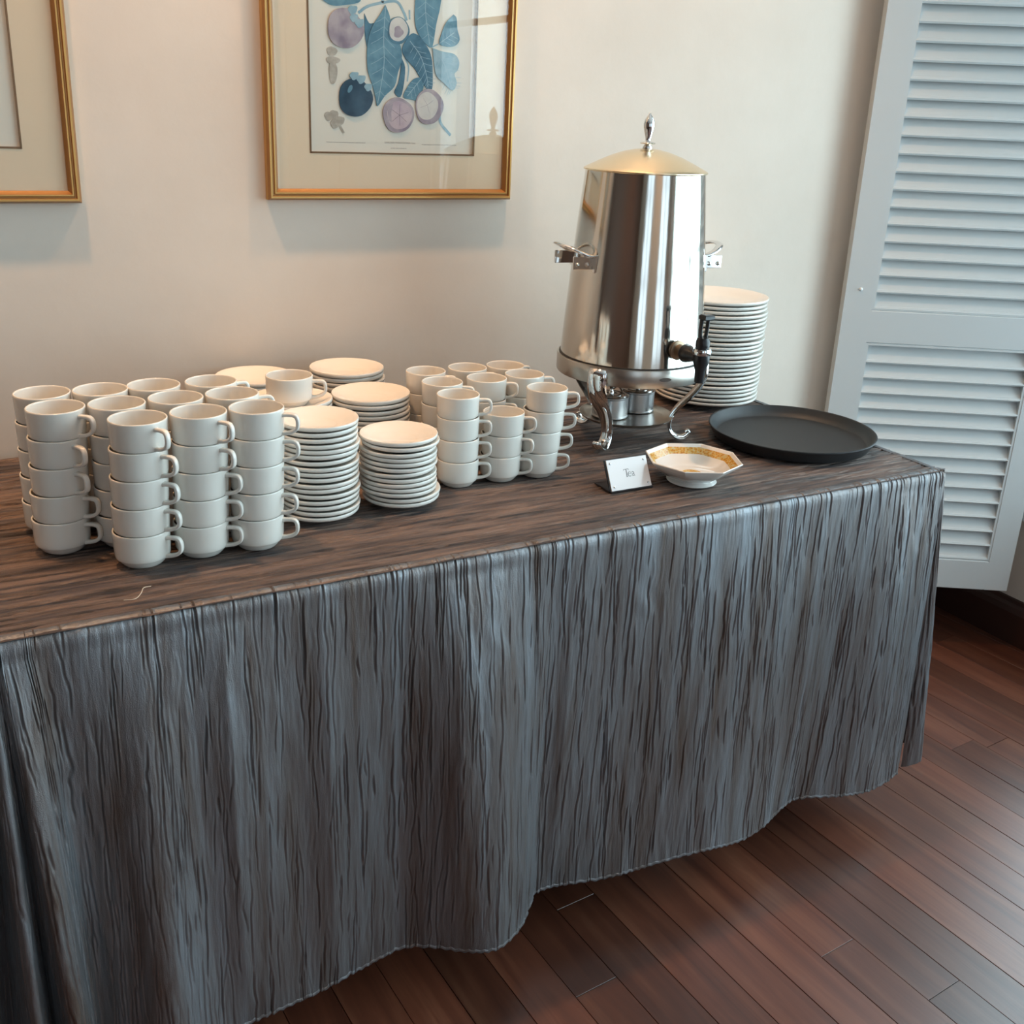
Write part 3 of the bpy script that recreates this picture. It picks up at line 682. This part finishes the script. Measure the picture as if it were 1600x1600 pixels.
# ------------------------------------------------------------------ octagonal bowl
bw=empty('octagonal_bowl',(1.048,1.256,TOP+.0005),'octagonal white footed bowl with gold floral band inside, beside the tea sign','bowl')
def octa(r,z,n=8,ph=R(22.5)): return [(r*math.cos(2*math.pi*i/n+ph),r*math.sin(2*math.pi*i/n+ph),z) for i in range(n)]
def rings_vf(rings, close0=True, close1=True):
    V=[];F=[];n=len(rings[0])
    for r in rings: V+=r
    for i in range(len(rings)-1):
        for j in range(n): F.append((i*n+j,i*n+(j+1)%n,(i+1)*n+(j+1)%n,(i+1)*n+j))
    if close0: F.append(tuple(range(n-1,-1,-1)))
    if close1: F.append(tuple((len(rings)-1)*n+j for j in range(n)))
    return V,F
PH=R(22.5-29+4)
def oc(r,z,mix=0):
    n=32; out=[]
    for i in range(n):
        a=2*math.pi*i/n; w=(a%(math.pi/4))-math.pi/8; ro=r*math.cos(math.pi/8)/math.cos(w)
        rr=ro*(1-mix)+r*.96*mix; out.append((rr*math.cos(a+PH),rr*math.sin(a+PH),z))
    return out
v,f=rings_vf([oc(.034,.008,1),oc(.050,.0125,.4),(oc(.066,.0245,.1)),oc(.0800,.0372),oc(.0808,.0388),oc(.0800,.0398),oc(.0785,.0394)],False,False); mesh_obj('outer_wall',v,f,M['bowl'],bw,30)
v,f=rings_vf([oc(.0785,.0394),oc(.0740,.0352)],False,False); mesh_obj('rim_border',v,f,M['bowl'],bw,30)
v,f=rings_vf([oc(.0740,.0352),oc(.0640,.0260,.15)],False,False); mesh_obj('gold_border',v,f,M['goldband'],bw,30)
v,f=rings_vf([oc(.0640,.0260,.15),oc(.050,.0165,.5),oc(.034,.0125,1),oc(.018,.0120,1)],False,True); mesh_obj('inner_wall',v,f,M['bowl'],bw,30)
v,f=rings_vf([oc(.0172,.0126,1),oc(.0120,.0128,1),oc(.004,.0129,1)],False,True); mesh_obj('flower_medallion',v,f,M['goldband'],bw,30)
nf=48; foot=[]
def ringw(r,z,amp=0): return [((r+amp*math.cos(12*2*math.pi*i/nf*2))*math.cos(2*math.pi*i/nf),(r+amp*math.cos(12*2*math.pi*i/nf*2))*math.sin(2*math.pi*i/nf),z) for i in range(nf)]
v,f=rings_vf([ringw(.032,.0),ringw(.0405,.0),ringw(.0415,.0012),ringw(.0395,.0030),ringw(.0365,.0045,.0006),ringw(.0350,.0075,.0006),ringw(.0345,.0100)],True,True); mesh_obj('foot_ring',v,f,M['bowl'],bw,40)

# ------------------------------------------------------------------ tea sign
sg=empty('tea_sign',(.927,1.262,TOP),'small tilted white card sign reading Tea on a black stand','sign')
W2=.0385; H0=.050; tilt=R(28)
def tz(x,h,d):   # point on the tilted card: height h along the card, d behind its face
    return (x, h*math.sin(tilt)+d*math.cos(tilt)-.008, h*math.cos(tilt)-d*math.sin(tilt)+.0035)
def card(x0,x1,h0,h1,d0,d1):
    V=[tz(x,h,d) for d in (d0,d1) for x,h in ((x0,h0),(x1,h0),(x1,h1),(x0,h1))]
    return V,[(0,1,2,3),(7,6,5,4),(0,4,5,1),(1,5,6,2),(2,6,7,3),(3,7,4,0)]
v,f=card(-W2,W2,0,H0,0,.0022); mesh_obj('card',v,f,M['acrylic'],sg)
v,f=card(-W2-.002,W2+.001,-.003,H0+.001,.0024,.0052); b1=(v,f)
v,f=join(b1,box_vf(-W2-.002,W2+.001,-.010,.040,.0002,.0028)); mesh_obj('stand',v,f,M['black'],sg)
for x,h in ((-W2+.006,.006),(W2-.006,.006),(-W2+.006,H0-.006),(W2-.006,H0-.006)):
    vv,ff=lathe_vf([(0,.0016),(.0012,.0014),(.0018,.0004),(.0018,-.0003)],12)
    mesh_obj('screw',[tz(x+a,h+b,-c) for a,b,c in vv],ff,M['chrome'],sg,60)
def stroke(pts,w):   # tapered ribbon in card coordinates
    V=[];F=[]; P_=[np.array(p[:2],float) for p in pts]; n=len(P_)
    for i,p in enumerate(P_):
        t=P_[min(i+1,n-1)]-P_[max(i-1,0)]; t/=np.linalg.norm(t)+1e-9; nn=np.array((-t[1],t[0])); ww=w if not isinstance(w,list) else w[i]
        V+= [tuple(p+nn*ww/2),tuple(p-nn*ww/2)]
    for i in range(n-1): F.append((2*i,2*i+1,2*i+3,2*i+2))
    return V,F
bx,by,S_=-.0095,.0195,.0125    # text origin, cap height
L=[]
L.append(stroke([(0,S_),(.0095,S_)],.0006)); L.append(stroke([(0,S_-.0022),(.0004,S_)],.0006)); L.append(stroke([(.0091,S_),(.0095,S_-.0022)],.0006))
L.append(stroke([(.00475,S_),(.00475,0)],.0013)); L.append(stroke([(.0028,0.0002),(.0067,.0002)],.0005))
e=[(.0083+0,.0046)]; cxe,cye,re=.0105,.0038,.0034
L.append(stroke([(cxe-re*.92,cye+.0006),(cxe+re*.92,cye+.0006)],.0005))
L.append(stroke([(cxe+re*math.cos(R(a))*.95,cye+re*math.sin(R(a))*1.08) for a in range(10,325,15)],[.0006+.0006*abs(math.cos(R(a))) if a>90 else .0006 for a in range(10,325,15)]))
cxa=.0172
L.append(stroke([(cxa-.0022,.0062),(cxa-.0004,.0074),(cxa+.0012,.0064),(cxa+.0014,.0050),(cxa+.0014,.0012),(cxa+.0030,.0004)],.0010))
L.append(stroke([(cxa+.0014,.0046),(cxa-.0010,.0038),(cxa-.0024,.0022),(cxa-.0016,.0006),(cxa+.0000,.0004),(cxa+.0014,.0018)],.0008))
V,F=join(*L); mesh_obj('lettering',[tz(bx+x,by+y,-.0002) for x,y in V],F,M['ink'],sg)

# ------------------------------------------------------------------ framed prints
ART_LEAVES=[
 ('mid',[(0.716, 1.4487), (0.7237, 1.4324), (0.7282, 1.41), (0.7439, 1.3861), (0.7463, 1.363), (0.7397, 1.3432), (0.7331, 1.3193), (0.7151, 1.3028), (0.7017, 1.2854), (0.6984, 1.2962), (0.6929, 1.3175), (0.6842, 1.3403), (0.6821, 1.3632), (0.6844, 1.3919), (0.6932, 1.4151), (0.7062, 1.433)],[(0.716, 1.4449), (0.7128, 1.3994), (0.7129, 1.3496), (0.7017, 1.2904)]),
 ('deep',[(0.6782, 1.4327), (0.6867, 1.4184), (0.6954, 1.419), (0.6932, 1.4114), (0.6866, 1.3977), (0.6833, 1.3786), (0.6791, 1.401)],None),
 ('mid',[(0.773, 1.4908), (0.8192, 1.4967), (0.8189, 1.4567), (0.8115, 1.4254), (0.8052, 1.3899), (0.796, 1.3894), (0.7798, 1.4039), (0.7716, 1.4226), (0.7706, 1.4492)],[(0.7921, 1.4925), (0.7906, 1.4431), (0.7994, 1.3915)]),
 ('deep',[(0.7595, 1.4025), (0.7684, 1.4079), (0.7821, 1.4021), (0.7961, 1.3855), (0.8033, 1.3702), (0.806, 1.3466), (0.8054, 1.3186), (0.7949, 1.3181), (0.7807, 1.3374), (0.7691, 1.3526), (0.753, 1.3673), (0.7473, 1.3825)],[(0.7618, 1.395), (0.7825, 1.371), (0.7946, 1.3381), (0.7972, 1.3202)]),
 ('mid',[(0.7865, 1.3377), (0.789, 1.3219), (0.7789, 1.2994), (0.7651, 1.2989), (0.7502, 1.3022), (0.7557, 1.3164), (0.7693, 1.3329)],[(0.7831, 1.3335), (0.7581, 1.3046)]),
 ('deep',[(0.7463, 1.3669), (0.7532, 1.3517), (0.7511, 1.3241), (0.7445, 1.302), (0.7331, 1.3094), (0.7398, 1.3236), (0.7442, 1.3434)],None),
 ('mid',[(0.8447, 1.4433), (0.8507, 1.4379), (0.8523, 1.4204), (0.8575, 1.4031), (0.8472, 1.3916), (0.8284, 1.3904), (0.8179, 1.3947), (0.8211, 1.4086), (0.8299, 1.4286)],[(0.8167, 1.3936), (0.8466, 1.4142)]),
 ('pale',[(0.8053, 1.386), (0.8263, 1.3814), (0.8475, 1.3787), (0.8573, 1.3673), (0.8553, 1.3532), (0.8484, 1.3448), (0.8535, 1.3309), (0.8455, 1.3174), (0.8275, 1.3297), (0.8131, 1.341), (0.8081, 1.3626)],[(0.8053, 1.386), (0.8267, 1.3636), (0.8392, 1.3322), (0.8455, 1.3194)]),
 ('mid',[(0.6029, 1.4489), (0.6175, 1.4591), (0.6592, 1.4626), (0.6719, 1.4563), (0.6676, 1.4486), (0.6443, 1.4431), (0.6213, 1.4409)],None),
 ('mid',[(0.6892, 1.5089), (0.7191, 1.5336), (0.7365, 1.5134), (0.7236, 1.4791), (0.7062, 1.4628), (0.689, 1.4761)],[(0.7234, 1.5268), (0.7062, 1.4665)]),
 ('deep',[(0.7406, 1.5539), (0.7665, 1.5747), (0.7802, 1.5397), (0.7629, 1.5011), (0.7453, 1.5069)],[(0.7622, 1.567), (0.7519, 1.5056)]),
 ('pale',[(0.6285, 1.5086), (0.6639, 1.5209), (0.6806, 1.5009), (0.6635, 1.4739), (0.6343, 1.4786)],[(0.6347, 1.5074), (0.6657, 1.4796)]),
]
ART_FRUIT={
 'purple_fruit':((0.6439, 1.407),0.032,0.0315,-0.3),
 'dark_fruit':((0.661, 1.2976),0.0308,0.0315,-0.3),
 'cut1':((0.7406, 1.2719),0.0298,0.0295,0),
 'cut2':((0.8, 1.2881),0.0272,0.0302,-0.1),
 'flowerf':((0.7397, 1.4098),0.0201,0.0224,-0.3),
}

def picture(x0,x1,z0,z1,label,full):
    cx_=(x0+x1)/2; r=empty('framed_print',(cx_,WY1,z0),label,'picture')
    W_=(x1-x0)/2; Hh=z1-z0; fw=.0185
    prof=[(0,0),(0,-.014),(.0035,-.0205),(.0065,-.0205),(.0080,-.0175),(.0095,-.0175),(.0110,-.0195),(.0130,-.0195),(.0145,-.016),(.0185,-.0115),(.0185,0)]   # (inset, y)
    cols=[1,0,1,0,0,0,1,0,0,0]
    for side in range(4):
        V=[];n=len(prof)
        c=[(-W_,0),(W_,0),(W_,Hh),(-W_,Hh)]; a=c[side]; b=c[(side+1)%4]
        sgn=[(1,1),(-1,1),(-1,-1),(1,-1)]
        for (p,sg_) in ((a,sgn[side]),(b,sgn[(side+1)%4])):
            for ins,y in prof: V.append((p[0]+sg_[0]*ins,y,p[1]+sg_[1]*ins))
        F=[(i,i+n,i+1+n,i+1) for i in range(n-1)]
        o=mesh_obj('frame_rail',V,F,[M['gilt'],M['gilt_pale']],r,30)
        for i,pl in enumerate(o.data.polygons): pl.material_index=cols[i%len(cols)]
    ox0,ox1,oz0,oz1=full
    # mount card with a window cut in it
    mt=mesh_obj('mount',*join(box_vf(-W_+fw-.002,ox0,-.0085,-.004,fw-.002,Hh-fw+.002),box_vf(ox1,W_-fw+.002,-.0085,-.004,fw-.002,Hh-fw+.002),box_vf(ox0,ox1,-.0085,-.004,fw-.002,oz0),box_vf(ox0,ox1,-.0085,-.004,oz1,Hh-fw+.002)),M['mat'],r)
    mesh_obj('bevel',*join(box_vf(ox0-.0018,ox0+.0012,-.0092,-.0080,oz0-.0018,oz1+.0018),box_vf(ox1-.0012,ox1+.0018,-.0092,-.0080,oz0-.0018,oz1+.0018),box_vf(ox0,ox1,-.0092,-.0080,oz0-.0018,oz0+.0012),box_vf(ox0,ox1,-.0092,-.0080,oz1-.0012,oz1+.0018)),M['bevel'],mt)
    sheet=mesh_obj('print_sheet',*box_vf(ox0-.004,ox1+.004,-.0045,-.0035,oz0-.004,oz1+.004),M['paper'],r)
    mesh_obj('back_board',*box_vf(-W_+.004,W_-.004,-.0034,0,.004,Hh-.004),M['mat'],r)
    mesh_obj('glass',*box_vf(-W_+fw-.003,W_-fw+.003,-.0125,-.0110,fw-.003,Hh-fw+.003),M['glass'],r)
    return r,sheet,cx_,z0
p1,sheet,pcx,pz=picture(.500,.968,1.127,1.760,'gilt framed botanical print of blue leaves and purple fruit, left of the urn',(-.1555,.1555,.0795,.565))
def art(name,poly,material,lay,par):
    y=-.0046-.00012*lay; v=[(x-pcx,y,z-pz) for x,z in poly]; 
    return mesh_obj(name,v+[(a,-.0045,c) for a,b,c in v],[tuple(range(len(v)))]+[(i,(i+1)%len(v),(i+1)%len(v)+len(v),i+len(v)) for i in range(len(v))],material,par)
def ribbon(pts,w,lay,par,name,material,sp=True):
    q=spline([(a,b) for a,b in pts],5) if sp and len(pts)>2 else [np.array(p) for p in pts]
    V,F=stroke(q,w); y=-.0046-.00012*lay
    return mesh_obj(name,[(x-pcx,y,z-pz) for x,z in V],F,material,par)
order=[10,9,11,8,1,5,4,3,2,6,7,0]
BR=[[(0.6675,1.4329),(0.6846,1.4444),(0.7106,1.452),(0.7368,1.4559),(0.7502,1.44),(0.7559,1.4272)],[(0.7106,1.452),(0.7149,1.4672),(0.7192,1.4934),(0.7234,1.5268),(0.7212,1.5662)],[(0.8215,1.2746),(0.8242,1.2603),(0.8439,1.2402)],[(0.803,1.3869),(0.8167,1.3936)],[(0.7608,1.4446),(0.7614,1.4295)],[(0.753,1.3673),(0.76,1.3521),(0.7579,1.3284)]]
for pts,w in zip(BR,(.0045,.0045,.005,.002,.003,.0025)): ribbon(pts,w,2,sheet,'branch',M['art_pale'])
for li,k in enumerate(order):
    c,outl,mid=ART_LEAVES[k]
    q=[tuple(p) for p in spline(list(outl)+[outl[0]],3)][:-1]
    art('leaf',q,M['art_'+c],4+li,sheet)
    if mid:
        ribbon(mid,.0011,4+li+.5,sheet,'leaf_vein',M['art_vein'])
        # side veins
        ms=spline(mid,6) if len(mid)>2 else [np.array(mid[0])*(1-t)+np.array(mid[-1])*t for t in np.linspace(0,1,9)]
        ax=np.array(mid[-1])-np.array(mid[0]); Lx=np.linalg.norm(ax); ax/=Lx; nn=np.array((-ax[1],ax[0])); vs=[]
        wd_=max(abs((np.array(p)-np.array(mid[0]))@nn) for p in outl)*.62
        for i in range(2,len(ms)-2,2):
            for s_ in (-1,1):
                tt=i/len(ms); ww=wd_*math.sin(math.pi*(.15+.8*tt))
                a_=ms[i]; b_=a_+nn*s_*ww+ax*ww*.7; vs.append(stroke([a_,(a_+b_)/2+ax*.0008,b_],.0006))
        V,F=join(*vs); y=-.0046-.00012*(4+li+.4); mesh_obj('leaf_vein',[(x-pcx,y,z-pz) for x,z in V],F,M['art_vein'],sheet)
def ellipse(c,rx,rz,t,n=28,wob=.03):
    out=[]
    for i in range(n):
        a=2*math.pi*i/n; k=1+wob*math.sin(3*a+1)+wob*.5*math.sin(5*a); x=rx*math.cos(a)*k; z=rz*math.sin(a)*k
        out.append((c[0]+x*math.cos(t)-z*math.sin(t),c[1]+x*math.sin(t)+z*math.cos(t)))
    return out
for nm_,mm in (('purple_fruit','art_purple'),('dark_fruit','art_dark'),('cut1','art_purple'),('cut2','art_purple'),('flowerf','art_deep')):
    c,rx,rz,t=ART_FRUIT[nm_]; art('fruit',ellipse(c,rx,rz,t),M[mm],18,sheet)
    if nm_=='cut1':
        art('fruit_flesh',ellipse((c[0]+.002,c[1]),rx*.80,rz*.80,t),M['art_pink'],19,sheet)
        art('fruit_shade',[(c[0]-.021,c[1]+.012),(c[0]-.010,c[1]+.020),(c[0]-.014,c[1]+.004),(c[0]-.013,c[1]-.012),(c[0]-.019,c[1]-.010)],M['art_purple'],19.4,sheet)
        V,F=join(*[stroke([(c[0]+.002,c[1]),(c[0]+.002+.018*math.cos(a),c[1]+.018*math.sin(a))],.0005) for a in (.3,1.55,2.6,3.8,4.75,5.6)]); mesh_obj('fruit_line',[(x-pcx,-.0046-.00012*20,z-pz) for x,z in V],F,M['art_line'],sheet)
    if nm_=='cut2':
        art('fruit_flesh',ellipse((c[0]-.004,c[1]+.001),rx*.76,rz*.78,t),M['art_cream'],19,sheet)
        V,F=join(*[stroke([(c[0]-.004,c[1]+.003),(c[0]-.004+.014*math.cos(a),c[1]+.003+.014*math.sin(a))],.0005) for a in (.6,2.2,3.5,5.0)]); mesh_obj('fruit_line',[(x-pcx,-.0046-.00012*20,z-pz) for x,z in V],F,M['art_purple'],sheet)
    if nm_=='flowerf':
        art('fruit_flesh',ellipse((c[0],c[1]+.002),rx*.86,rz*.86,t),M['art_cream'],19,sheet)
        art('fruit_core',ellipse((c[0],c[1]-.002),rx*.42,rz*.42,t,wob=.12),M['art_purple'],19.5,sheet)
    if nm_=='dark_fruit': art('fruit_shine',ellipse((c[0]-.010,c[1]+.014),.0035,.007,-.5),M['art_mid'],19,sheet)
for li_,(cxy,sz) in enumerate((((.6569,1.4367),.0085),((.6589,1.4245),.0075),((.6690,1.4172),.0085),((.6585,1.3332),.0080),((.671,1.3281),.0085),((.684,1.3160),.0075))): art('calyx',ellipse(cxy,sz,sz*.8,.4,16,.12),M['art_pale'],20+li_,sheet)
for li_,(cxy,a,b) in enumerate((((.6200,1.3700),.0095,.0075),((.6215,1.3560),.0125,.0060),((.6215,1.3370),.0075,.0190))): art('sketch',ellipse(cxy,a,b,0,16,.06),M['art_grey'],5+li_,sheet)
for li_,(cxy,a,b) in enumerate((((.6125,1.2660),.0075,.0075),((.6220,1.2680),.0080,.0085),((.6325,1.2590),.0085,.0075),((.6240,1.2540),.0085,.0075))): art('sketch',ellipse(cxy,a,b,.3,16,.08),M['art_grey'],5+li_,sheet)
ribbon([(.632,1.252),(.6397,1.239)],.003,9,sheet,'sketch',M['art_grey'])
def caption(txt,x,z,size):
    cu=bpy.data.curves.new('caption','FONT'); cu.body=txt; cu.size=size; cu.align_x='CENTER'; cu.materials.append(M['caption'])
    t_=bpy.data.objects.new('caption_curve',cu); C.objects.link(t_); bpy.context.view_layer.update(); me=bpy.data.meshes.new_from_object(t_.evaluated_get(bpy.context.evaluated_depsgraph_get())); bpy.data.objects.remove(t_); me.name='caption'
    o=bpy.data.objects.new('caption',me); C.objects.link(o); o.parent=sheet; o.location=(x-pcx,-.0047,z-pz); o.rotation_euler=(R(90),0,0); return o
caption('GARCINIA MANGOSTANA. Linn.',.745,1.2236,.0042)
rs=random.Random(3)
for xa,xb,z in ((.608,.680,1.2234),(.787,.856,1.2230),(.727,.757,1.2155)):
    q=[];x=xa
    while x<xb:
        w=rs.uniform(.0012,.005); q.append(stroke([(x,z+rs.uniform(-.0002,.0002)),(min(x+w,xb),z)],.0008)); x+=w+.0009
    V,F=join(*q); mesh_obj('fine_print',[(a-pcx,-.0047,b-pz) for a,b in V],F,M['caption'],sheet)
picture(-.264,.204,1.123,1.756,'gilt framed print cut off by the left picture edge, only its mount visible',(-.1555,.1555,.0815,.565))
for o in bpy.data.objects:
    if 'placed' in o: del o['placed']
